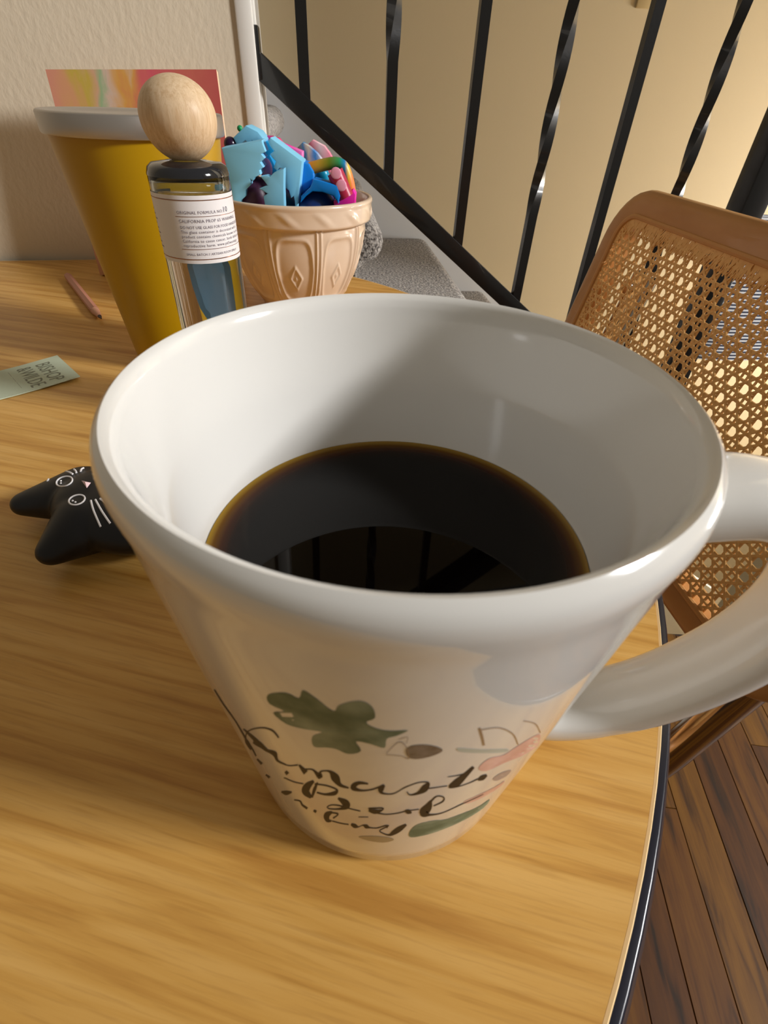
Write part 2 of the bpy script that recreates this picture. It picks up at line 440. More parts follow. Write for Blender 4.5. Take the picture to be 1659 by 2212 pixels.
ring_stack('edge_band', [(TR - .0022, -.0008), (TR - .0004, -.0009), (TR - .0001, -.0010), (TR + .0002, -.0012), (TR + .0005, -.0016), (TR + .0008, -.0024), (TR + .0024, -.0064), (TR + .0028, -.008), (TR + .0030, -.022), (TR + .002, -.026), (TR - .003, -.0262)], M_navy, False, False)
lathe('pedestal', [(0, -.0262), (.06, -.0262), (.055, -.05), (.028, -.09), (.028, -.60), (.05, -.66), (.19, -.70), (.20, FLOOR_Z), (0, FLOOR_Z)], M_iron, table, (TC.x, TC.y), 40)

# ------------------------------------------------------------------ mug
MX, MY, MRB, MRT, MH = .0031, .0794, .0395, .0500, .1153
def mug_r(z): return MRB + (MRT - .0002 - MRB) * min(z, .112) / .1128
mug = empty('coffee_mug', (MX, MY, 0)); tag(mug, 'large white tapered ceramic mug with floral print and script lettering, holding black coffee', 'mug')
prof = [(0, .003), (.032, .003), (.034, .0004), (.0372, .0002), (MRB - .0008, .0012), (mug_r(.0032), .0032)]
for i in range(1, 13): z = .0032 + (.100 - .0032) * i / 12; prof.append((mug_r(z), z))
prof += [(mug_r(.104), .104), (mug_r(.107) + .0001, .107), (MRT - .0001, .1098), (MRT, .1118), (MRT - .0003, .1134), (MRT - .0010, .1146), (MRT - .0019, MH),
         (MRT - .0028, .1149), (MRT - .0035, .1140), (MRT - .0040, .1122), (MRT - .0046, .108)]
for i in range(1, 14): z = .108 - (.108 - .012) * i / 13; prof.append((mug_r(z) - .0046 - .0008 * min(1, i / 5), z))
prof += [(.031, .0075), (.026, .006), (0, .0058)]
lathe('mug_body', prof, M_ceramic, mug, (MX, MY), 160, angle=60)
hp = [(.0400, .0215), (.048, .0195), (.058, .0215), (.068, .028), (.0775, .039), (.0855, .054), (.0885, .070), (.085, .085), (.077, .0945), (.066, .0975), (.056, .0965), (.0455, .0945)]
HA = R_(-4); hd = Vector((math.cos(HA), math.sin(HA), 0)); hn = Vector((-math.sin(HA), math.cos(HA), 0))
pts = smooth_path([Vector((MX, MY, 0)) + hd * r + Vector((0, 0, z)) for r, z in hp], 6)
rr = [1.0 + .22 * max(0, 1 - i / 14) + .12 * max(0, 1 - (len(pts) - 1 - i) / 12) for i in range(len(pts))]
bm = bmesh.new(); tube_bm(bm, pts, rr, 28, flat=(.0185, .0125), upv_=hn); from_bm('handle', bm, M_ceramic, mug, True, 70)
# printed decoration: thin ink shapes lying on the glaze
def on_mug(px, py, lift=.00004):
    d = ray(px, py); d = d / d.y; best = None
    k = (MRT - .0002 - MRB) / .1128
    # |xy - c| = MRB + k z + lift
    ox, oy, oz = CAM.x - MX, CAM.y - MY, CAM.z
    A = d.x ** 2 + d.y ** 2 - (k * d.z) ** 2
    r0 = MRB + lift + k * oz
    B = 2 * (ox * d.x + oy * d.y - r0 * k * d.z); Cc = ox ** 2 + oy ** 2 - r0 ** 2
    D = B * B - 4 * A * Cc
    if D < 0: D = 0
    t = (-B - math.sqrt(D)) / (2 * A)
    return CAM + d * t
def ink_stroke(bm, pts):
    """pts: (px,py,width) on the photo; becomes a ribbon on the glaze"""
    dense = smooth_path([(p[0], p[1], p[2]) for p in pts], 6)
    L, Rr = [], []
    for i, p in enumerate(dense):
        a, b = dense[max(i - 1, 0)], dense[min(i + 1, len(dense) - 1)]
        t = Vector((b.x - a.x, b.y - a.y)); t = t.normalized() if t.length > 1e-6 else Vector((1, 0)); n = Vector((-t.y, t.x)) * max(p.z, .8) / 2
        L.append(bm.verts.new(on_mug(p.x + n.x, p.y + n.y, .00005))); Rr.append(bm.verts.new(on_mug(p.x - n.x, p.y - n.y, .00005)))
    for i in range(len(L) - 1): bm.faces.new((L[i], L[i + 1], Rr[i + 1], Rr[i]))
def ink_poly(name, poly, m, z6=None, n=5, lift=.00004):
    pts = [z6(*p) if z6 else p for p in poly]
    pts = [Vector((p[0], p[1], 0)) for p in pts]
    pts = smooth_path(pts, n, True)
    tri = tessellate_polygon([pts]); bm = bmesh.new()
    vs = [bm.verts.new(p) for p in pts]
    for t in tri:
        try: bm.faces.new([vs[i] for i in t])
        except ValueError: pass
    for _ in range(2):
        es = [e for e in bm.edges if e.calc_length() > 22]
        if es: bmesh.ops.subdivide_edges(bm, edges=es, cuts=1)
        bmesh.ops.triangulate(bm, faces=bm.faces)
    for v in bm.verts: v.co = on_mug(v.co.x, v.co.y, lift)
    return from_bm(name, bm, m, mug, True, 80)
Z6 = lambda u, v: (500 + .422 * u, 1600 + .422 * v)
Z4 = lambda u, v: (400 + .5425 * u, 1400 + .5425 * v)
M_ink = mat('script_ink', srgb(44, 33, 27), .5, spec=.25)
M_inkthin = mat('thin_ink', srgb(120, 98, 88), .25, coat=.5)
lines6 = [  # lettering, thick to thin brush strokes
    [(60, -60, 3), (130, 5, 11), (165, 45, 4), (215, 65, 13), (240, 105, 3), (290, 128, 3), (340, 125, 4)],
    [(345, 125, 5), (380, 165, 15), (372, 150, 6), (415, 150, 4), (452, 185, 15), (455, 160, 5), (500, 158, 6), (530, 190, 24), (556, 228, 10), (600, 243, 4)],
    [(700, 222, 4), (650, 218, 10), (622, 240, 16), (660, 256, 6), (715, 252, 4), (765, 235, 5)],
    [(782, 228, 8), (765, 250, 18), (775, 270, 6), (830, 272, 3), (890, 240, 3), (960, 215, 3), (1008, 216, 6), (990, 245, 20), (955, 270, 8), (915, 278, 4), (898, 262, 3)],
    [(990, 248, 4), (1050, 240, 3), (1105, 232, 3)], [(1240, 135, 8), (1195, 180, 15), (1150, 220, 22), (1118, 238, 8), (1160, 236, 3), (1220, 216, 3), (1262, 196, 4)],
    [(1108, 186, 2), (1160, 178, 3), (1212, 164, 2)], [(1262, 202, 6), (1285, 190, 15), (1308, 176, 6)],
    [(276, 158, 8), (288, 172, 10)], [(268, 190, 3), (320, 212, 3), (368, 222, 3)],
    [(420, 208, 8), (388, 235, 22), (380, 262, 22), (408, 292, 8)], [(440, 215, 4), (425, 250, 10), (412, 292, 5)],
    [(425, 222, 4), (490, 232, 4), (538, 252, 5), (528, 270, 12), (480, 276, 6), (436, 266, 4)],
    [(545, 295, 5), (580, 318, 20), (590, 336, 18), (555, 350, 6), (505, 350, 3), (490, 340, 3), (515, 330, 3), (560, 335, 4), (610, 350, 3), (660, 362, 3)],
    [(700, 348, 4), (772, 346, 4), (768, 358, 5), (735, 364, 14), (702, 356, 8)], [(735, 368, 5), (790, 378, 3), (850, 372, 3), (900, 360, 3), (960, 352, 3)],
    [(888, 360, 5), (905, 364, 14), (922, 370, 5)], [(1022, 308, 6), (1008, 340, 22), (985, 370, 26), (1010, 380, 8), (1080, 370, 3), (1180, 325, 3), (1290, 275, 2)],
    [(1015, 320, 5), (1050, 286, 4), (1086, 290, 4), (1082, 312, 4), (1035, 335, 3)],
    [(255, 262, 4), (280, 268, 13), (308, 264, 4)], [(320, 304, 3), (350, 310, 4), (362, 330, 5), (388, 348, 6)], [(420, 358, 6), (434, 366, 8)],
    [(515, 366, 6), (488, 382, 18), (492, 408, 12), (512, 412, 4)], [(500, 368, 4), (545, 376, 4), (520, 398, 4)], [(515, 412, 3), (560, 424, 3), (600, 430, 3)],
    [(612, 428, 6), (632, 438, 12), (650, 442, 3), (672, 434, 3), (690, 440, 12), (708, 446, 4), (745, 448, 3), (788, 436, 4), (802, 442, 12)],
    [(895, 430, 6), (862, 452, 15), (830, 472, 13), (806, 484, 5), (770, 472, 3), (760, 460, 3), (800, 440, 3)], [(650, 392, 2), (700, 392, 2)],
    [(80, 0, 4), (110, 50, 4), (125, 80, 3)], [(130, 95, 4), (155, 120, 7)], [(175, 175, 4), (195, 190, 7)]]
bm = bmesh.new()
for s in lines6: ink_stroke(bm, [(*Z6(u, v), wd * .72) for u, v, wd in s])
lines4 = [[(262, 405, 5), (240, 370, 4), (250, 332, 4), (300, 318, 4), (345, 328, 5), (372, 358, 4)], [(115, 165, 3), (150, 222, 4), (205, 300, 4), (262, 402, 5)],
          [(270, 375, 8), (292, 382, 16), (330, 410, 6), (356, 420, 12), (366, 448, 6), (400, 465, 4)]]
for s in lines4: ink_stroke(bm, [(*Z4(u, v), wd * .7) for u, v, wd in s])
let = from_bm('script_lettering', bm, M_ink, mug, True, 80); let['label'] = 'dark brown brush script lettering'
bm = bmesh.new()
for s in [[(1172, 318, 9), (1182, 350, 10), (1190, 388, 9)], [(1180, 326, 4), (1250, 318, 4), (1305, 342, 5), (1326, 385, 5)], [(1348, 290, 3), (1395, 302, 4), (1415, 338, 4)]]:
    ink_stroke(bm, [(*Z4(u, v), wd * .5) for u, v, wd in s])
for s in [[(800, 420, 2), (850, 375, 3), (880, 395, 3), (890, 440, 3), (860, 430, 2), (800, 425, 2)], [(850, 365, 2), (885, 355, 2), (880, 380, 2)]]:
    ink_stroke(bm, [(*Z4(u, v), wd * .5) for u, v, wd in s])
from_bm('thin_line_print', bm, M_inkthin, mug, True, 80)
M_leaf = mat('leaf_print', srgb(154, 166, 140), .4, spec=.25, var=(85, srgb(78, 104, 84), (1, 1, 1), 4))
ink_poly('leaf_print', [(330, 185), (400, 178), (452, 200), (468, 168), (520, 200), (590, 252), (612, 228), (690, 210), (742, 232), (756, 278), (720, 296), (760, 320), (820, 330), (888, 328), (840, 350), (802, 362), (794, 398), (745, 384), (680, 372), (700, 410), (650, 422), (600, 402), (560, 396), (512, 392), (506, 352), (545, 335), (470, 322), (402, 302), (350, 258), (395, 252), (335, 222)], M_leaf, Z4, 3)
ink_poly('leaf_print', [(910, 470), (950, 430), (1040, 408), (1100, 402), (1250, 345), (1322, 300), (1290, 345), (1200, 402), (1090, 452), (1000, 482), (920, 495)], M_leaf, Z6, 3)
ink_poly('leaf_print', [(650, 492), (720, 488), (800, 494), (832, 508), (780, 522), (700, 512)], mat('grey_green_print', srgb(160, 148, 124), .25), Z6, 3)
M_pink = mat('pink_print', srgb(226, 178, 178), .25, coat=.5, var=(160, srgb(206, 150, 152), (1, 1, 1), 4))
ink_poly('flower_print', [(1168, 478), (1210, 440), (1270, 425), (1320, 392), (1400, 345), (1415, 352), (1400, 392), (1340, 430), (1270, 458), (1200, 490)], M_pink, Z4, 3)
ink_poly('flower_print', [(1190, 312), (1260, 280), (1350, 236), (1400, 205), (1370, 240), (1290, 288), (1210, 322)], M_pink, Z6, 3)
ink_poly('bee_print', [(878, 408), (900, 390), (950, 384), (1000, 392), (1026, 408), (990, 428), (930, 442), (890, 436)], mat('bee_print', srgb(104, 98, 100), .25, var=(600, srgb(70, 66, 72), (1, 1, 1), 3)), Z4, 3)
ink_poly('bee_print', [(1338, 196), (1380, 165), (1432, 150), (1410, 180), (1360, 205)], mat('violet_print', srgb(150, 134, 132), .25), Z6, 3)
ink_poly('bar_print', [(1088, 398), (1180, 404), (1282, 402), (1270, 416), (1160, 418), (1092, 412)], mat('pale_teal_print', srgb(178, 184, 172), .25), Z4, 3)

# coffee
CZ = .0768; cr_ = mug_r(CZ) - .00545
M_cof = bpy.data.materials.new('black_coffee'); M_cof.use_nodes = True
nt = M_cof.node_tree; b = nt.nodes['Principled BSDF']; b.inputs['Roughness'].default_value = .02; b.inputs['IOR'].default_value = 1.33; b.inputs['Specular IOR Level'].default_value = .38
tc = nt.nodes.new('ShaderNodeTexCoord'); mp = nt.nodes.new('ShaderNodeMapping'); mp.inputs['Location'].default_value = (-MX, -MY, 0); mp.inputs['Scale'].default_value = (1, 1, 0)
ln = nt.nodes.new('ShaderNodeVectorMath'); ln.operation = 'LENGTH'; nt.links.new(tc.outputs['Object'], mp.inputs[0]); nt.links.new(mp.outputs[0], ln.inputs[0])
mr = nt.nodes.new('ShaderNodeMapRange'); mr.inputs[1].default_value = cr_ - .008; mr.inputs[2].default_value = cr_; nt.links.new(ln.outputs['Value'], mr.inputs[0])
cr = nt.nodes.new('ShaderNodeValToRGB'); el = cr.color_ramp.elements; el[0].color = srgb(5, 2, 1); el[1].color = srgb(150, 118, 46)
for p, c in ((.35, srgb(22, 8, 2)), (.62, srgb(56, 26, 5)), (.84, srgb(96, 62, 12))): e = el.new(p); e.color = c
nt.links.new(mr.outputs[0], cr.inputs[0]); nt.links.new(cr.outputs[0], b.inputs['Base Color'])
cp = [(0, .0075), (.025, .0075)]
for i in range(9): z = .014 + (CZ - .001 - .014) * i / 8; cp.append((mug_r(z) - .00545, z))
cp += [(cr_, CZ + .0006), (cr_ - .0008, CZ + .0001), (cr_ - .002, CZ), (0, CZ)]
co = lathe('coffee', cp, M_cof, None, (MX, MY), 120, angle=60); tag(co, 'black coffee filling the lower half of the white mug', 'coffee')

# ------------------------------------------------------------------ spray bottle
BX, BY, BR = -.0960, .2684, .0178
btl = empty('spray_bottle', (BX, BY, 0)); tag(btl, 'smoky glass room spray bottle with white label and egg-shaped wooden cap', 'bottle')
M_glass = mat('smoky_glass', srgb(204, 210, 211), .01, trans=1, ior=1.40)
M_liq = mat('spray_liquid', srgb(206, 214, 206), 0, trans=1, ior=1.36)
gp = [(0, .0), (BR - .002, 0), (BR, .002), (BR, .121), (BR - .0006, .1245), (BR - .0026, .1262), (.011, .1268), (.0075, .1272), (0, .1272)]
ga = [(0, .1140), (BR - .003, .1140), (BR - .0018, .1146), (BR - .0018, .119), (BR - .0034, .1225), (.0095, .1245), (0, .1248)]
lathe('glass_body', gp, M_glass, btl, (BX, BY), 72, angle=60)
hol = lathe('air_space', ga, M_glass, btl, (BX, BY), 72, angle=60); hol.data.flip_normals()
lathe('shoulder_ring', [(.0088, .12705), (BR - .0028, .1264), (BR - .0006, .1248), (BR + .0002, .1225), (BR + .0002, .1218), (BR - .0001, .1218), (BR - .0008, .1245), (BR - .003, .1260), (.0088, .12665)], mat('dark_glass_band', srgb(26, 28, 34), .1, coat=1), btl, (BX, BY), 72, close=True)
M_label = mat('label_paper', srgb(232, 228, 228), .5)
def cyl_patch(name, z0, z1, r, a0, a1, m, n=72, par=None):
    vs, fs = [], []
    for i in range(n + 1):
        a = R_(a0 + (a1 - a0) * i / n)
        for z in (z0, z1): vs.append((BX + r * math.cos(a), BY + r * math.sin(a), z))
    for i in range(n): fs.append((2 * i, 2 * i + 2, 2 * i + 3, 2 * i + 1))
    return mesh_obj(name, vs, fs, m, par or btl)
L0, L1 = .0885, .1158
lab = cyl_patch('paper_label', L0, L1, BR + .00012, -215, 40, M_label)
M_gold = mat('gold_foil', srgb(160, 112, 84), .25, .8)
for zz in (L1 - .0018, L0 + .0018): cyl_patch('gold_line', zz - .00018, zz + .00018, BR + .0002, -215, 40, M_gold, par=lab)
for zz in (.1078, .0946): cyl_patch('gold_line', zz - .0001, zz + .0001, BR + .0002, -100, 35, M_gold, par=lab)
M_print = mat('grey_violet_print', srgb(118, 110, 124), .6)
def label_text(s, size, a0, z, m=M_print, sp=1.1):
    vs, fs = text_mesh(s, size, 'LEFT', 0, sp)
    out = []
    for v in vs:
        a = R_(a0) + v.x / BR; out.append((BX + (BR + .00022) * math.cos(a), BY + (BR + .00022) * math.sin(a), z + v.y))
    return mesh_obj('label_print', out, fs, m, lab, False)
label_text('ORIGINAL FORMULA NO:', .0017, -97, .1088)
label_text('10', .0030, -29, .1088, mat('slate_print', srgb(84, 88, 104), .6))
label_text('CALIFORNIA PROP 65 WARNING:', .0018, -96, .1054)
for i, s in enumerate(['DO NOT USE GLASS FOR FOOD HANDLING OR DRINKING', 'This glass container is decorated with a', 'product contains chemicals known to the State of', 'California to cause cancer, birth defects or', 'reproductive harm. www.p65warnings']):
    label_text(s, .00165 if i else .0016, -96, .1030 - i * .00185, sp=1.0 if i == 0 else 1.12)
label_text('SMALL BATCH // ARTISAN ROOM SPRAY', .0014, -94, .0920, sp=1.05)
for i in range(9):      # the unreadable small print on the turned-away side of the label: fine rules only
    cyl_patch('label_rule', .1090 - i * .0019, .1094 - i * .0019, BR + .0002, -172, -150 + (i * 37 % 11), M_print, 10, lab)
bl = [(-.5, .0885), (.42, .0885), (.45, .06), (.40, .034), (.32, .026), (.05, .042), (-.30, .056), (-.48, .066)]
M_blue = mat('pale_blue_paper', srgb(160, 212, 255), .6)
vs = []; fa0 = math.atan2(-BY, -BX) + math.pi
def back_patch():
    pts = smooth_path([(a, z, 0) for a, z in bl], 3, True); tri = tessellate_polygon([pts])
    out = [(BX + (BR + .0002) * math.cos(fa0 - .05 - p.x * .46), BY + (BR + .0002) * math.sin(fa0 - .05 - p.x * .46), p.y) for p in pts]
    return mesh_obj('back_label', out, [tuple(t) for t in tri], M_blue, btl, False)
bk = back_patch(); bk['label'] = 'pale blue back label seen through the glass'
M_egg = wood_mat('beech', srgb(208, 174, 134), srgb(218, 188, 150), srgb(226, 198, 162), (0, R_(90), 0), (1.5, 34, 34), 20, .5, .05)
EC, EH = .1412, .0152
eg = []
for i in range(33):
    a = math.pi * i / 32; zc = -math.cos(a); r = math.sin(a)
    eg.append((.0158 * r * (1 + .05 * zc), EC + EH * zc))
egg = lathe('wooden_cap', [p for p in eg if p[1] > .1275 or False] if False else eg, M_egg, btl, (BX, BY), 64)
egg.data.transform(Matrix.Translation((0, 0, 0)))

# ------------------------------------------------------------------ tumbler
TX, TY = -.1525, .3545
tum = empty('tumbler', (TX, TY, 0)); tag(tum, 'tall tapered yellow tumbler with a brushed silver lid in front of the painting', 'tumbler')
M_yel = mat('yellow_plastic', srgb(188, 146, 2), .38, var=(14, srgb(172, 130, 0), (1, 1, .4), 2))
M_lid = mat('brushed_steel', srgb(190, 184, 178), .38, .85)
lathe('tumbler_body', [(0, 0), (.031, 0), (.0328, .0015), (.0335, .006), (.0462, .1315), (.0462, .1320), (0, .1320)], M_yel, tum, (TX, TY), 96)
lathe('lid', [(0, .1302), (.0475, .1302), (.0484, .1304), (.0488, .1312), (.0488, .1396), (.0482, .1404), (.047, .1407), (.042, .1402), (.039, .1392), (0, .1392)], M_lid, tum, (TX, TY), 96)

# ------------------------------------------------------------------ mixing bowl
OX, OY = -.0868, .487
bowl = empty('mixing_bowl', (OX, OY, 0)); tag(bowl, 'cane-coloured stoneware mixing bowl with embossed diamond panels full of colourful toys', 'bowl')
M_stone = mat('stoneware', srgb(224, 200, 176), .22, coat=.5, var=(60, srgb(218, 192, 165), (1, 1, 1), 2))
NP = 9; BS = 1.055
def panel_disp(i, r, z, a):
    if not (4 <= i <= OUTN): return r, z
    ph = (a / (2 * math.pi) * NP + .6075) % 1.0 - .5      # -0.5..0.5 in a panel
    d = 0.0
    if z > .0655 * BS:                                       # collar: soft slanted scallops
        z /= BS; d += .0009 * max(0, math.sin((a * NP * 1.6) + (z - .066) * 260)) ** 2 * math.sin((z - .0675) / .0115 * math.pi) if .0675 < z < .079 else 0; z *= BS
    elif z > .009:
        v = (z / BS - .009) / (.0655 - .009)                 # 0 bottom 1 top
        # raised double ribs between panels
        rib = lambda x, w: math.exp(-(x / w) ** 2)
        d += .0013 * (rib(abs(ph) - .455, .022) + 0) * min(1, v * 6)
        hw = .36 - .05 * abs(v - .5) * 2
        # recessed panel with rounded ends
        vv = (v - .48) / .40; uu = ph / hw
        q = (abs(uu) ** 5 + abs(vv) ** 5) ** .2
        d -= .0013 / (1 + math.exp((q - 1) * 24))
        d += .0007 * rib(q - 1.07, .06)
        # diamond
        qd = abs(ph) / .13 + abs(v - .40) / .15
        d += .0011 * rib(qd - 1, .20); d += .0010 * rib(qd, .22)
    return r + d, z
outer = [(0, .004), (.028, .004), (.030, .0), (.0335, 0), (.0355, .0015), (.037, .005)]
for i in range(1, 61):
    t = i / 60; z = .005 + .0605 * t
    outer.append((.037 + (.0585 - .037) * (1 - (1 - t) ** 2.1), z))
outer += [(.0592, .0662), (.0622, .0668), (.0632, .0675)]
for i in range(1, 13): outer.append((.0633 + .0007 * i / 12, .0675 + .0115 * i / 12))
OUTN = len(outer) - 1
outer += [(.0645, .0802), (.0644, .0814), (.0636, .0823), (.0622, .0826), (.0608, .0822), (.0596, .081), (.0585, .077), (.0555, .06), (.048, .03), (.036, .013), (.02, .0085), (0, .008)]
outer = [(r, z * BS) for r, z in outer]
lathe('bowl_body', outer, M_stone, bowl, (OX, OY), 480, panel_disp, angle=70)

# ------------------------------------------------------------------ toys in the bowl
def ZB(u, v): return (460 + u * .205, 250 + v * .205)
def toy_plate(name, poly, Y, thick, m, label, cat='toy', bev=.0006, lean=0):
    pts = [on_y(*ZB(u, v), Y) for u, v in poly]
    o = prism(name, pts, Vector((lean, thick, 0)), m, None, bev); tag(o, label, cat); return o
M_lb = mat('pale_blue_plastic', srgb(140, 214, 246), .45)
M_lb2 = mat('shaded_pale_blue_plastic', srgb(132, 202, 234), .45)  # pale blue plastic a little darker, shade put into the colour
toy_plate('gear_puzzle_piece', [(90, 340), (515, 258), (525, 300), (555, 380), (512, 405), (548, 448), (500, 492), (535, 545), (490, 575), (505, 622), (440, 650), (420, 690), (395, 672), (400, 730), (345, 785), (345, 850), (300, 892), (280, 1000), (235, 1000), (180, 700)], .452, .020, M_lb, 'large pale blue toothed toy block at the left of the bowl', lean=-.002)
toy_plate('gear_puzzle_piece', [(605, 230), (940, 480), (890, 1020), (870, 1020), (862, 900), (850, 850), (822, 868), (800, 790), (760, 756), (752, 560), (700, 552), (672, 580), (640, 548), (662, 480), (622, 440), (600, 405), (642, 372), (600, 320), (578, 270)], .458, .018, M_lb, 'pale blue toothed toy block with a slanted top in the middle of the bowl')
toy_plate('gear_puzzle_piece', [(748, 555), (745, 760), (756, 1030), (560, 1030), (532, 850), (572, 822), (488, 768), (572, 735), (540, 690), (498, 640), (560, 628), (600, 642), (640, 600), (672, 582)], .447, .008, M_lb2, 'small pale blue toothed toy piece with shade in its colour standing at the bowl front')
toy_plate('gear_puzzle_piece', [(345, 103), (470, 168), (538, 252), (530, 300), (470, 262), (455, 290), (410, 262), (375, 300), (340, 262), (290, 300), (245, 300), (212, 232)], .475, .020, M_lb2, 'pale blue roof-shaped toothed toy piece on top of the pile')
toy_plate('gear_puzzle_piece', [(540, 262), (585, 280), (642, 372), (600, 420), (640, 500), (680, 600), (560, 640), (520, 520), (550, 400)], .482, .012, mat('cyan_plastic', srgb(20, 150, 206), .4), 'cyan blue toothed toy piece between the two pale blue blocks')
xs = [on_y(*ZB(u, 300), .492).x for u in (540, 940)]
toy_plate('toy_strip', [(540, 212), (610, 218), (682, 240), (722, 290), (940, 380), (935, 560), (800, 520), (600, 330)], .492, .010, ramp_mat('pink_fade', [(0, srgb(170, 60, 170)), (.3, srgb(232, 40, 90)), (.6, srgb(240, 60, 170)), (1, srgb(250, 130, 200))], 0, xs[0], xs[1]), 'hot pink toy strip sloping behind the pale blue blocks')
xs = [on_y(*ZB(u, 300), .512).x for u in (890, 1150)]
toy_plate('toy_stick', [(945, 280), (1012, 322), (1100, 400), (1155, 475), (1130, 620), (960, 600), (890, 335)], .512, .008, ramp_mat('tie_dye', [(0, srgb(150, 160, 150)), (.25, srgb(60, 130, 180)), (.45, srgb(205, 190, 170)), (.7, srgb(50, 130, 200)), (1, srgb(225, 215, 205))], 0, xs[0], xs[1], .4, 90, .5), 'blue and white marbled toy stick at the back of the bowl')
xs = [on_y(*ZB(u, 300), .525).x for u in (1000, 1260)]
toy_plate('toy_stick', [(1050, 255), (1172, 320), (1225, 390), (1262, 455), (1240, 600), (1130, 600), (1080, 400), (1000, 302)], .525, .008, ramp_mat('pink_white', [(0, srgb(240, 120, 150)), (.5, srgb(235, 200, 205)), (1, srgb(240, 120, 150))], 0, xs[0], xs[1], .4, 70, .6), 'pink and white marbled toy stick at the back right of the bowl')
M_bl = mat('bright_blue_plastic', srgb(0, 128, 216), .35)
toy_plate('toy_ring', [(938, 480), (1010, 515), (1055, 590), (1062, 640), (1040, 720), (960, 850), (900, 1020), (880, 900)], .468, .016, M_bl, 'bright blue curved toy ring beside the pale blue block', bev=.0015)
toy_plate('toy_link', [(1060, 668), (1150, 690), (1310, 738), (1340, 850), (1320, 930), (1270, 850), (1150, 806), (1050, 800), (980, 850), (920, 920), (925, 850), (1020, 760)], .455, .014, M_bl, 'bright blue bent toy link lying at the bowl front', bev=.0012)
toy_plate('toy_cube', [(1270, 900), (1475, 780), (1502, 835), (1490, 990), (1280, 1000)], .463, .014, mat('magenta_plastic', srgb(240, 40, 170), .4), 'magenta toy cube at the right front of the bowl')
M_dkp = mat('dark_plum_plastic', srgb(70, 30, 56), .4)
def ball(name, u, v, Y, r, m, label, sc=(1, 1, 1)):
    c = on_y(*ZB(u, v), Y); bm = bmesh.new(); bmesh.ops.create_uvsphere(bm, u_segments=20, v_segments=12, radius=r)
    for q in bm.verts: q.co = Vector((q.co.x * sc[0], q.co.y * sc[1], q.co.z * sc[2])) + c
    o = from_bm(name, bm, m, None, True, 80); tag(o, label, 'toy'); return o
ball('toy_ball', 185, 300, .478, .0050, mat('black_purple', srgb(36, 14, 44), .25), 'dark purple toy ball peeking out beside the tumbler')
ball('toy_bead', 284, 134, .500, .0022, mat('green_plastic', srgb(20, 150, 90), .4), 'tiny green toy bead on top of the pile')
ball('toy_ball', 440, 860, .474, .0155, M_dkp, 'dark plum toy ball under the pale blue blocks')
ball('toy_capsule', 1150, 630, .490, .0050, mat('teal_plastic', srgb(10, 150, 190), .3), 'small teal toy capsule under the rainbow arch', (1.2, 1, 1.3))
ball('toy_bead', 560, 560, .478, .0050, mat('lilac_plastic', srgb(200, 150, 210), .4), 'lilac toy bead between the pale blue blocks', (1, 1, 1.5))
ball('toy_ball', 1090, 985, .474, .0170, mat('navy_shade', srgb(10, 52, 120), .4), 'added navy blue ball standing in for shade under the blue link')  # added ball, its dark blue stands in for shade inside the bowl
ball('toy_ball', 690, 1010, .478, .0170, mat('deep_teal_plastic', srgb(20, 90, 120), .4), 'deep teal toy ball at the bottom middle of the bowl')
ball('toy_ball', 900, 820, .505, .0150, mat('violet_plastic', srgb(110, 50, 130), .4), 'violet toy ball behind the bright blue ring')
ball('toy_ball', 1290, 960, .492, .0140, mat('crimson_plastic', srgb(150, 30, 60), .4), 'crimson toy ball low at the right of the bowl')
xs = [on_y(*ZB(u, 500), .478).x for u in (1000, 1470)]
arch = smooth_path([on_y(*ZB(u, v), .476) for u, v in ((960, 575), (1060, 545), (1180, 515), (1290, 500), (1370, 530), (1410, 610), (1440, 720), (1460, 860))], 5)
o = tube('toy_arch', arch, .0042, ramp_mat('rainbow', [(0, srgb(236, 130, 30)), (.25, srgb(200, 150, 40)), (.5, srgb(110, 130, 20)), (.72, srgb(40, 150, 90)), (.84, srgb(0, 120, 180)), (.92, srgb(240, 200, 60)), (1, srgb(250, 130, 60))], 0, xs[0], xs[1]), None, 14)
tag(o, 'rainbow coloured bent tube toy arching over the right of the bowl', 'toy')
pg = empty('toy_peg', on_y(*ZB(1370, 820), .462)); tag(pg, 'dark red toy peg with pale pink dots under the rainbow arch', 'toy')
a, bq = on_y(*ZB(1285, 590), .462), on_y(*ZB(1400, 860), .462)
tube('peg_body', [a, a.lerp(bq, .5), bq], .0064, mat('dark_red_plastic', srgb(176, 36, 70), .35), pg, 18)
for u, v in ((1296, 606), (1352, 735)):
    c = on_y(*ZB(u, v), .4558); bm = bmesh.new(); bmesh.ops.create_uvsphere(bm, u_segments=18, v_segments=8, radius=1)
    for q in bm.verts: q.co = Vector((q.co.x * .0042, q.co.y * .0006, q.co.z * .0040)) + c
    from_bm('pink_dot', bm, mat('pale_pink_plastic', srgb(250, 170, 200), .4), pg, True, 80)

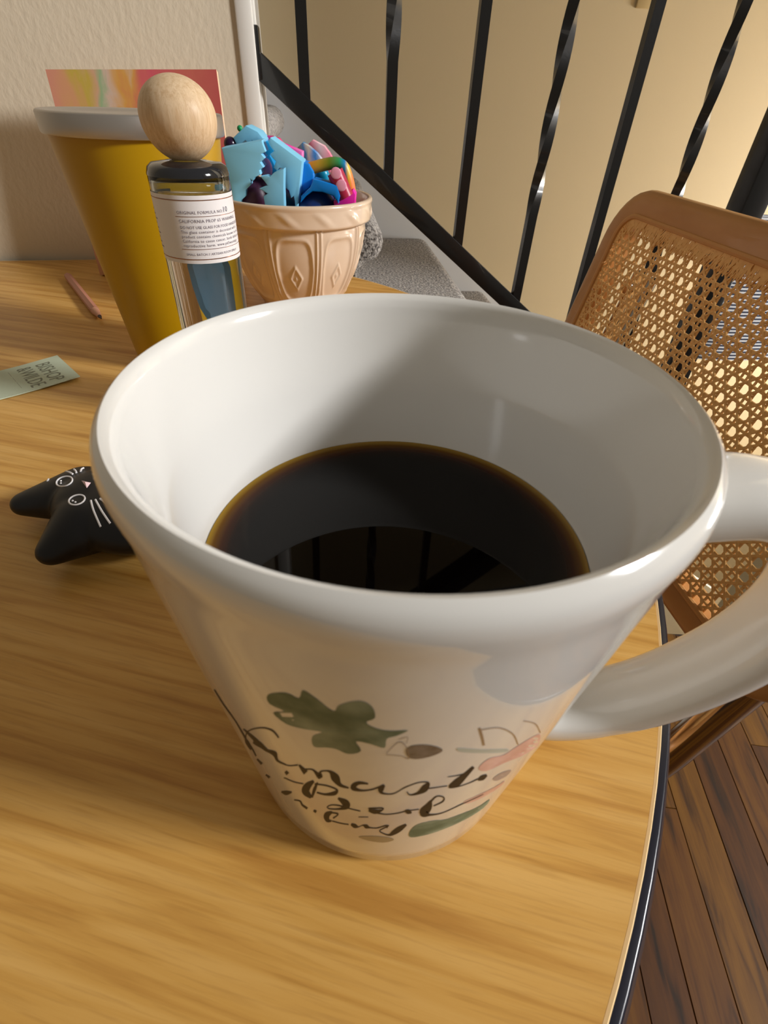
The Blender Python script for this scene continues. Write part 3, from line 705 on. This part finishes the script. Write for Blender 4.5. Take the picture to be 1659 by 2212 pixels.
# ------------------------------------------------------------------ painting
ptg = empty('canvas_painting', on_wall(300, 540, .03)); tag(ptg, 'small square abstract canvas painting in coral, pink, yellow and green leaning on the wall', 'painting')
tl, tr = on_wall(98, 150, .050), on_wall(468, 150, .056)
ud = (tr - tl); PW = ud.length; ud.normalize()
dn = (Vector((0, 0, -1)) + WN * .16).normalized(); PH = (min(tl.z, tr.z) - .0015) / -dn.z
nf = ud.cross(dn).normalized()
if nf.dot(WN) < 0: nf = -nf
M_canvas = mat('raw_canvas', srgb(232, 196, 160), .8)
pm = bpy.data.materials.new('abstract_paint'); pm.use_nodes = True; nt = pm.node_tree; b = nt.nodes['Principled BSDF']; b.inputs['Roughness'].default_value = .6
tc = nt.nodes.new('ShaderNodeTexCoord'); n1 = nt.nodes.new('ShaderNodeTexNoise'); n1.inputs['Scale'].default_value = 26; n1.inputs['Detail'].default_value = 4; n1.inputs['Distortion'].default_value = 1
mp = nt.nodes.new('ShaderNodeMapping'); mp.inputs['Scale'].default_value = (1.6, 1.6, .6)
nt.links.new(tc.outputs['Object'], mp.inputs[0]); nt.links.new(mp.outputs[0], n1.inputs['Vector'])
sx = nt.nodes.new('ShaderNodeSeparateXYZ'); nt.links.new(tc.outputs['Generated'], sx.inputs[0])
ma = nt.nodes.new('ShaderNodeMath'); ma.operation = 'MULTIPLY_ADD'; ma.inputs[1].default_value = .34; nt.links.new(n1.outputs['Fac'], ma.inputs[0]); nt.links.new(sx.outputs[0], ma.inputs[2])
cr = nt.nodes.new('ShaderNodeValToRGB'); el = cr.color_ramp.elements
stp = [(.0, srgb(208, 138, 116)), (.10, srgb(206, 150, 104)), (.18, srgb(190, 164, 66)), (.25, srgb(202, 158, 124)), (.30, srgb(146, 172, 128)), (.35, srgb(204, 176, 156)), (.42, srgb(208, 152, 72)), (.5, srgb(202, 112, 84)), (.6, srgb(204, 84, 96)), (.78, srgb(192, 96, 80)), (1, srgb(184, 78, 74))]
while len(el) < len(stp): el.new(.5)
for e, (p, c) in zip(el, stp): e.position = p; e.color = c
msb = nt.nodes.new('ShaderNodeMath'); msb.operation = 'SUBTRACT'; msb.inputs[1].default_value = .17; nt.links.new(ma.outputs[0], msb.inputs[0])
nt.links.new(msb.outputs[0], cr.inputs[0]); nt.links.new(cr.outputs[0], b.inputs['Base Color'])
box('canvas_block', tl - nf * .0095, ud * PW, dn * PH, nf * .009, M_canvas, ptg, .0006)
box('painted_face', tl - nf * .0004, ud * (PW - .0004), dn * PH, nf * .0006, pm, ptg, 0)

# ------------------------------------------------------------------ pencil
pa, pb = on_z(147, 597, .0035), on_z(206, 672, .0035); tip = on_z(219, 688, .0035)
pen = empty('pencil', (pa.x, pa.y, 0)); tag(pen, 'short dusty pink wooden pencil lying on the table near the wall', 'pencil')
M_pen = mat('pink_lacquer', srgb(186, 128, 106), .5)
tube('barrel', [pa, pa.lerp(pb, .5), pb], .0036, M_pen, pen, 6)
tube('sharpened_cone', [pb, pb.lerp(tip, .72)], [.0034, .0016], mat('pencil_wood', srgb(206, 150, 120), .6), pen, 16)
tube('lead', [pb.lerp(tip, .72), tip], [.0015, .0004], mat('graphite', srgb(44, 30, 32), .4), pen, 12)

# ------------------------------------------------------------------ printed card
q1, q2 = on_z(125, 771, .0012), on_z(174, 816, .0012)
wdir = (q2 - q1).normalized(); cw = (q2 - q1).length; ldir = (on_z(0, 862, .0008) - q2); ldir.z = 0; ldir.normalize()
crd = empty('printed_card', (q2.x, q2.y, 0)); tag(crd, 'pale sage green printed card lying on the table at the left edge', 'card')
M_card = mat('sage_card', srgb(196, 208, 184), .6)
bm = bmesh.new(); cols = []
for i in range(9):
    t = i / 8 * .10; lift = .0016 * max(0, 1 - t / .03) + .0003
    a, c = q1 + ldir * t, q2 + ldir * t
    cols.append([bm.verts.new((p.x, p.y, lift + dz)) for p, dz in ((a, 0), (c, 0), (c, .0006), (a, .0006))])
for A, B in zip(cols, cols[1:]):
    for j in range(4): bm.faces.new((A[j], A[(j + 1) % 4], B[(j + 1) % 4], B[j]))
bm.faces.new(cols[0][::-1]); bm.faces.new(cols[-1])
from_bm('card_sheet', bm, M_card, crd, True, 30)
def card_text(s, size, along, across, sx_=1.0, sp=1.0, m=mat('olive_print', srgb(120, 124, 104), .6)):
    vs, fs = text_mesh(s, size, 'LEFT', 0, sp); out = []
    for v in vs:
        p = q1 + wdir * (across + v.x * sx_) + ldir * (along - v.y)
        t = along - v.y; out.append((p.x, p.y, .0016 * max(0, 1 - t / .03) + .0003 + .0006 + .0001))
    return mesh_obj('card_print', out, fs, m, crd, False)
card_text('BISHOP', .0130, .0165, .0065, .78)
card_text('&WILDE', .0130, .0280, .0055, .74)
for a, c in ((.0065, .0150), (.0165, .0245), (.0260, .0365)):      # tiny unreadable third line
    p = [q1 + wdir * x + ldir * y for x, y in ((a, .0315), (c, .0315), (c, .0330), (a, .0330))]
    mesh_obj('card_rule', [(v.x, v.y, .0010) for v in p], [(0, 1, 2, 3)], MATS['olive_print'], crd, False)

# ------------------------------------------------------------------ black cat toy
cat = empty('cat_toy', (-.118, .158, 0)); tag(cat, 'black rubber cat-shaped toy with white eyes and whiskers lying beside the mug', 'cat toy')
M_blk = mat('black_rubber', srgb(17, 17, 20), .42)
bm = bmesh.new()
def add_ell(c, r, rot=0):
    bm2 = bmesh.new(); bmesh.ops.create_uvsphere(bm2, u_segments=32, v_segments=20, radius=1)
    mm = Matrix.Translation(c) @ Matrix.Rotation(rot, 4, 'Z') @ Matrix.Diagonal((r[0], r[1], r[2], 1))
    bmesh.ops.transform(bm2, matrix=mm, verts=bm2.verts); me = bpy.data.meshes.new('x'); bm2.to_mesh(me); bm2.free(); bm.from_mesh(me); bpy.data.meshes.remove(me)
def capsule(a, b, ra, rb, flat=.8, n=14):
    for i in range(n):
        t = i / (n - 1); c = Vector(a).lerp(Vector(b), t); r = ra + (rb - ra) * t
        add_ell(c, (r, r, r * flat))
add_ell((-.110, .163, .0135), (.032, .0250, .0134), R_(-35))
add_ell((-.1235, .1635, .0132), (.0185, .0190, .0132), 0)
capsule((-.133, .170, .0125), on_z(52, 1085, .012), .0140, .0058, .85)
capsule((-.122, .152, .0125), on_z(112, 1187, .012), .0145, .0062, .85)
bmesh.ops.scale(bm, vec=(1, 1, 1), verts=bm.verts)
me = bpy.data.meshes.new('cat_body'); bm.to_mesh(me); bm.free()
tmp = bpy.data.objects.new('tmp', me); COL.objects.link(tmp)
md = tmp.modifiers.new('r', 'REMESH'); md.mode = 'VOXEL'; md.voxel_size = .0009
sm = tmp.modifiers.new('s', 'SMOOTH'); sm.factor = .6; sm.iterations = 14
dg = bpy.context.evaluated_depsgraph_get(); me2 = bpy.data.meshes.new_from_object(tmp.evaluated_get(dg)); bpy.data.objects.remove(tmp)
me2.name = 'cat_body'; me2.materials.clear(); me2.materials.append(M_blk)
zmin = min(v.co.z for v in me2.vertices)
for v in me2.vertices: v.co.z = max(v.co.z - zmin - .0008, 0)
me2.polygons.foreach_set('use_smooth', [True] * len(me2.polygons))
cb = bpy.data.objects.new('cat_body', me2); COL.objects.link(cb); cb.parent = cat; cb.matrix_parent_inverse = parent_inv(cat)
bv = BVHTree.FromPolygons([v.co for v in me2.vertices], [tuple(p.vertices) for p in me2.polygons])
def on_cat(px, py, lift=.0003):
    d = ray(px, py).normalized(); h, n, i, dist = bv.ray_cast(CAM, d)
    if h is None:
        p = on_z(px, py, .012); h, n, i, dist = bv.find_nearest(p)
    return h + n * lift
M_wpaint = mat('white_paint_print', srgb(236, 232, 232), .5)
C7 = lambda u, v: (u * .1808, 960 + v * .1808)
def cat_line(name, pts, wd, m=M_wpaint, closed=False):
    p = smooth_path([(*C7(u, v), 0) for u, v in pts], 6, closed)
    q = [on_cat(a.x, a.y, .0001) for a in p]
    if closed: q.append(q[0])
    bm = bmesh.new(); tube_bm(bm, q, wd, 6); return from_bm(name, bm, m, cat)
def oval(cu, cv, ru, rv, rot, n=14):
    c, s = math.cos(rot), math.sin(rot)
    return [(cu + ru * math.cos(a) * c - rv * math.sin(a) * s, cv + ru * math.cos(a) * s + rv * math.sin(a) * c) for a in [2 * math.pi * i / n for i in range(n)]]
for cu, cv in ((772, 444), (920, 664)):
    cat_line('eye_ring', oval(cu, cv, 98, 56, R_(-16)), .00036, closed=True)
    for du, dv in ((-42, -6), (-42, 22)) if cu < 800 else ((-50, 12), (-18, 28)):
        c = on_cat(*C7(cu + du, cv + dv), .0001); bm = bmesh.new(); bmesh.ops.create_uvsphere(bm, u_segments=10, v_segments=6, radius=.00042); bmesh.ops.translate(bm, vec=c, verts=bm.verts)
        from_bm('eye_glint', bm, M_wpaint, cat, True, 80)
pts = [on_cat(*C7(u, v), .0004) for u, v in ((978, 440), (1090, 466), (1042, 530))]
cen = sum(pts, Vector()) / 3
mesh_obj('nose', [*pts, cen + Vector((0, -.0003, .0012)), cen - Vector((0, 0, .0015))], [(0, 1, 3), (1, 2, 3), (2, 0, 3), (1, 0, 4), (2, 1, 4), (0, 2, 4)], mat('pale_pink_nose', srgb(240, 206, 208), .4), cat, False)
for l in [[(1088, 672), (1120, 790), (1205, 985)], [(1142, 662), (1220, 800), (1318, 945)], [(1198, 650), (1250, 690), (1300, 748)], [(790, 325), (830, 335), (872, 358)], [(885, 300), (905, 320), (915, 342)], [(1000, 284), (972, 300), (966, 326)], [(572, 438), (590, 405), (625, 388)]]:
    cat_line('whisker', l, .00042)

# ------------------------------------------------------------------ cane chair
chair = empty('cane_chair', (.25, .33, FLOOR_Z)); tag(chair, 'honey-coloured wooden chair with woven cane back and chrome tubular frame', 'chair')
YB = .55
BL = Vector((.3028 * YB, YB, CAM_H - .5194 * YB)); TLc = Vector((.3827 * YB, YB, CAM_H - .1262 * YB))
cu = Vector((.1549, -1, 0)).normalized(); cv = (TLc - BL); CHH = cv.length * 1.075; cv.normalize(); cv = (cv - cu * cv.dot(cu)).normalized()
cn = cu.cross(cv).normalized()
if cn.x > 0: cn = -cn                  # front face points to the table
CWD = .405
def cp_(u, v, d=0): return BL + cu * u + cv * v + cn * d
M_cwood = wood_mat('honey_beech', srgb(150, 98, 50), srgb(170, 116, 64), srgb(180, 126, 72), (0, 0, 0), (3, 3, 3), 20, .4, .2)
M_cwood_p = mat('honey_wood', srgb(192, 140, 84), .38, coat=.2, var=(30, srgb(180, 126, 70), (1, 1, 3), 2))
M_cane = mat('cane', srgb(236, 190, 122), .45, var=(200, srgb(220, 166, 96), (1, 1, 1), 2))
def rrect(x0, y0, x1, y1, r, n=8):
    out = []
    for cx, cy, a0 in ((x1 - r, y1 - r, 0), (x0 + r, y1 - r, 90), (x0 + r, y0 + r, 180), (x1 - r, y0 + r, 270)):
        for i in range(n + 1):
            a = R_(a0 + 90 * i / n); out.append((cx + r * math.cos(a), cy + r * math.sin(a)))
    return out
FWD = .022
def frame_ring(name, P, W_, H_, r, fwid, d0, d1, m, rnd=.006):
    """rounded wooden ring; P(u,v,d) maps to space, d0 front, d1 back"""
    sec = [(0, d0 - rnd), (rnd * .3, d0 - rnd * .3), (rnd, d0), (fwid - .003, d0), (fwid - .0008, d0 - .0008), (fwid, d0 - .003), (fwid, d1), (rnd, d1), (rnd * .3, d1 + rnd * .3), (0, d1 + rnd)]
    loops = []
    bm = bmesh.new()
    for ins, d in sec:
        loops.append([bm.verts.new(P(u, v, d)) for u, v in rrect(ins, ins, W_ - ins, H_ - ins, max(r - ins, .004), 8)])
    n = len(loops[0])
    for i in range(len(loops)):
        A, B = loops[i], loops[(i + 1) % len(loops)]
        for j in range(n): bm.faces.new((A[j], A[(j + 1) % n], B[(j + 1) % n], B[j]))
    return from_bm(name, bm, m, chair, True, 50)
frame_ring('back_frame', cp_, CWD, CHH, .046, FWD, .003, -.020, M_cwood_p)
def reed(name, P, W_, H_, ins, r, d):
    pts = [P(u, v, d) for u, v in rrect(ins, ins, W_ - ins, H_ - ins, r, 8)]; pts.append(pts[0]); pts.append(pts[1])
    bm = bmesh.new(); tube_bm(bm, pts, .0024, 8, False); return from_bm(name, bm, mat('reed_spline', srgb(196, 142, 82), .45), chair)
reed('reed_spline', cp_, CWD, CHH, FWD - .0005, .022, .0018)
def cane(name, P, u0, v0, u1, v1, rc, pitch=.0124, d=.0002):
    """six-way woven cane: paired strands both ways plus both diagonals, clipped to a rounded rectangle"""
    bm = bmesh.new(); wd = pitch * .165
    def inside_span(p, q):
        # clip segment p-q to the rounded rectangle by sampling
        ts = [i / 160 for i in range(161)]; ok = []
        for t in ts:
            x, y = p[0] + (q[0] - p[0]) * t, p[1] + (q[1] - p[1]) * t
            dx, dy = max(u0 + rc - x, 0, x - (u1 - rc)), max(v0 + rc - y, 0, y - (v1 - rc))
            if u0 <= x <= u1 and v0 <= y <= v1 and dx * dx + dy * dy <= rc * rc: ok.append(t)
        return (ok[0], ok[-1]) if len(ok) > 1 else None
    def strand(p, q, dd, ww=wd):
        s = inside_span(p, q)
        if not s: return
        a = Vector((p[0] + (q[0] - p[0]) * s[0], p[1] + (q[1] - p[1]) * s[0])); c = Vector((p[0] + (q[0] - p[0]) * s[1], p[1] + (q[1] - p[1]) * s[1]))
        t = (c - a).normalized(); n = Vector((-t.y, t.x)) * ww / 2
        lo, hi = [], []
        for e in (a, c):
            lo.append([bm.verts.new(P(e.x + n.x, e.y + n.y, dd - .0003)), bm.verts.new(P(e.x - n.x, e.y - n.y, dd - .0003))])
            hi.append([bm.verts.new(P(e.x + n.x * .7, e.y + n.y * .7, dd + .0003)), bm.verts.new(P(e.x - n.x * .7, e.y - n.y * .7, dd + .0003))])
        bm.faces.new((hi[0][0], hi[0][1], hi[1][1], hi[1][0])); bm.faces.new((lo[0][0], lo[1][0], lo[1][1], lo[0][1]))
        bm.faces.new((hi[0][0], hi[1][0], lo[1][0], lo[0][0])); bm.faces.new((hi[0][1], lo[0][1], lo[1][1], hi[1][1]))
    n_u = int((u1 - u0) / pitch) + 2; n_v = int((v1 - v0) / pitch) + 2
    for i in range(n_u):
        for s in (-1, 1): x = u0 + i * pitch + s * pitch * .185; strand((x, v0), (x, v1), d)
    for j in range(n_v):
        for s in (-1, 1): y = v0 + j * pitch + s * pitch * .185; strand((u0, y), (u1, y), d + .0003)
    Hh = v1 - v0
    for k in range(-n_v - 2, n_u + n_v + 2):
        x = u0 + (k + .5) * pitch
        strand((x, v0), (x + Hh, v1), d + .0006); strand((x, v0), (x - Hh, v1), d + .0009)
    o = from_bm(name, bm, M_cane, chair, False); o['kind'] = 'stuff'; return o
cane('cane_panel', cp_, FWD - .003, FWD - .003, CWD - FWD + .003, CHH - FWD + .003, .020)
# frayed fringe of cane ends tucked under the spline
bm = bmesh.new()
for i in range(900):
    u = random.uniform(FWD, CWD - FWD); side = random.random() < .75
    v = (CHH - FWD - .001) if side else random.uniform(FWD, CHH - FWD)
    if not side: u = FWD + .001
    du, dv = (random.uniform(-.007, .003), -random.uniform(.005, .0145)) if side else (random.uniform(.004, .008), random.uniform(-.006, .006))
    a, c = cp_(u, v, .0014), cp_(u + du, v + dv, .0016); n = cp_(0, 0) - cp_(0, 0)
    t = Vector((du, dv)).normalized(); nn = (cu * -t.y + cv * t.x) * random.uniform(.0005, .0009)
    q = [bm.verts.new(x) for x in (a + nn, a - nn, c - nn * .5, c + nn * .5)]
    w2 = [bm.verts.new(x - cn * .0003) for x in (a + nn, a - nn, c - nn * .5, c + nn * .5)]
    bm.faces.new(q); bm.faces.new(w2[::-1])
    for e in range(4): bm.faces.new((q[e], w2[e], w2[(e + 1) % 4], q[(e + 1) % 4]))
fr = from_bm('cane_fringe', bm, M_cane, chair, False); fr['kind'] = 'stuff'
# seat
SZ = -.285
sdir = Vector((-cu.y * 1.0, cu.x, 0)).normalized()
if sdir.x > 0: sdir = -sdir
sb = Vector((BL.x, BL.y, SZ)) + cu * (-.005) + sdir * .05 + cu * .01
def sp_(u, v, d=0): return sb + cu * u + sdir * v + Vector((0, 0, d))
frame_ring('seat_frame', sp_, .40, .40, .05, .04, .004, -.024, M_cwood_p)
cane('seat_cane', sp_, .037, .037, .363, .363, .03, .0124)
# chrome frame: two side runs joined at the floor
for u in (.045, .368):
    base = cp_(u, .175, -.034); low = cp_(u, .0, -.036)
    ub = Vector((low.x, low.y, 0))
    z_s = SZ - .037
    path = [base, cp_(u, .08, -.034), low, Vector((low.x - .02, low.y, z_s)) , ub + sdir * .43 + Vector((0, 0, z_s)), ub + sdir * .43 + Vector((0, 0, FLOOR_Z + .0125)), ub - sdir * .03 + Vector((0, 0, FLOOR_Z + .0125))]
    tube('tube_side', fillet(path, .07, 8), .0122, M_chrome, chair, 18)
f0, f1 = cp_(.045, 0, -.036), cp_(.368, 0, -.036)
e0, e1 = Vector((f0.x, f0.y, FLOOR_Z + .0125)) - sdir * .03, Vector((f1.x, f1.y, FLOOR_Z + .0125)) - sdir * .03
tube('floor_bar', [e0, e0.lerp(e1, .5), e1], .0122, M_chrome, chair, 18)
for u, v in ((.368, .035), (.368, .16), (.045, .035), (.045, .16)):
    a, c = cp_(u, v, -.019), cp_(u, v, -.036); tube('screw_mount', [a, c], .007, M_chrome, chair, 14)
    a, c = cp_(u, v, .0031), cp_(u, v, .0036)

# ------------------------------------------------------------------ striped bag behind the chair
bg_ = empty('striped_bag', rl(.70, -.30, .03)); tag(bg_, 'white bag with navy stripes hanging from the newel post, seen through the chair caning', 'bag')
ms = bpy.data.materials.new('navy_stripes'); ms.use_nodes = True; nt = ms.node_tree; b = nt.nodes['Principled BSDF']; b.inputs['Roughness'].default_value = .8
tc = nt.nodes.new('ShaderNodeTexCoord'); wv = nt.nodes.new('ShaderNodeTexWave'); wv.bands_direction = 'Z'; wv.inputs['Scale'].default_value = 62; wv.inputs['Distortion'].default_value = .3
cr = nt.nodes.new('ShaderNodeValToRGB'); cr.color_ramp.interpolation = 'CONSTANT'; cr.color_ramp.elements[0].color = srgb(40, 46, 70); cr.color_ramp.elements[1].position = .45; cr.color_ramp.elements[1].color = srgb(225, 225, 225)
nt.links.new(tc.outputs['Object'], wv.inputs['Vector']); nt.links.new(wv.outputs['Fac'], cr.inputs[0]); nt.links.new(cr.outputs[0], b.inputs['Base Color'])
bm = bmesh.new(); loops = []
for i in range(9):
    t = i / 8; z = -.16 + .20 * t; hwid = .085 + .01 * math.sin(t * 3); dp = .035 * (1 - .8 * t) + .004
    loops.append([bm.verts.new(rl(.735 + hwid * math.copysign(abs(math.cos(a)) ** .6, math.cos(a)), z, .045 + dp * math.copysign(abs(math.sin(a)) ** .6, math.sin(a)))) for a in [2 * math.pi * k / 28 for k in range(28)]])
for A, B in zip(loops, loops[1:]):
    for j in range(28): bm.faces.new((A[j], A[(j + 1) % 28], B[(j + 1) % 28], B[j]))
bm.faces.new(loops[0][::-1])
from_bm('bag_body', bm, ms, bg_, True, 60)
tube('bag_strap', smooth_path([rl(.68, .03, .045), rl(.66, .13, .03), rl(.645, .20, .01), rl(.66, .205, -.005), rl(.70, .13, .03), rl(.76, .03, .045)], 6), .004, mat('navy_cloth', srgb(40, 46, 70), .8), bg_, 8)
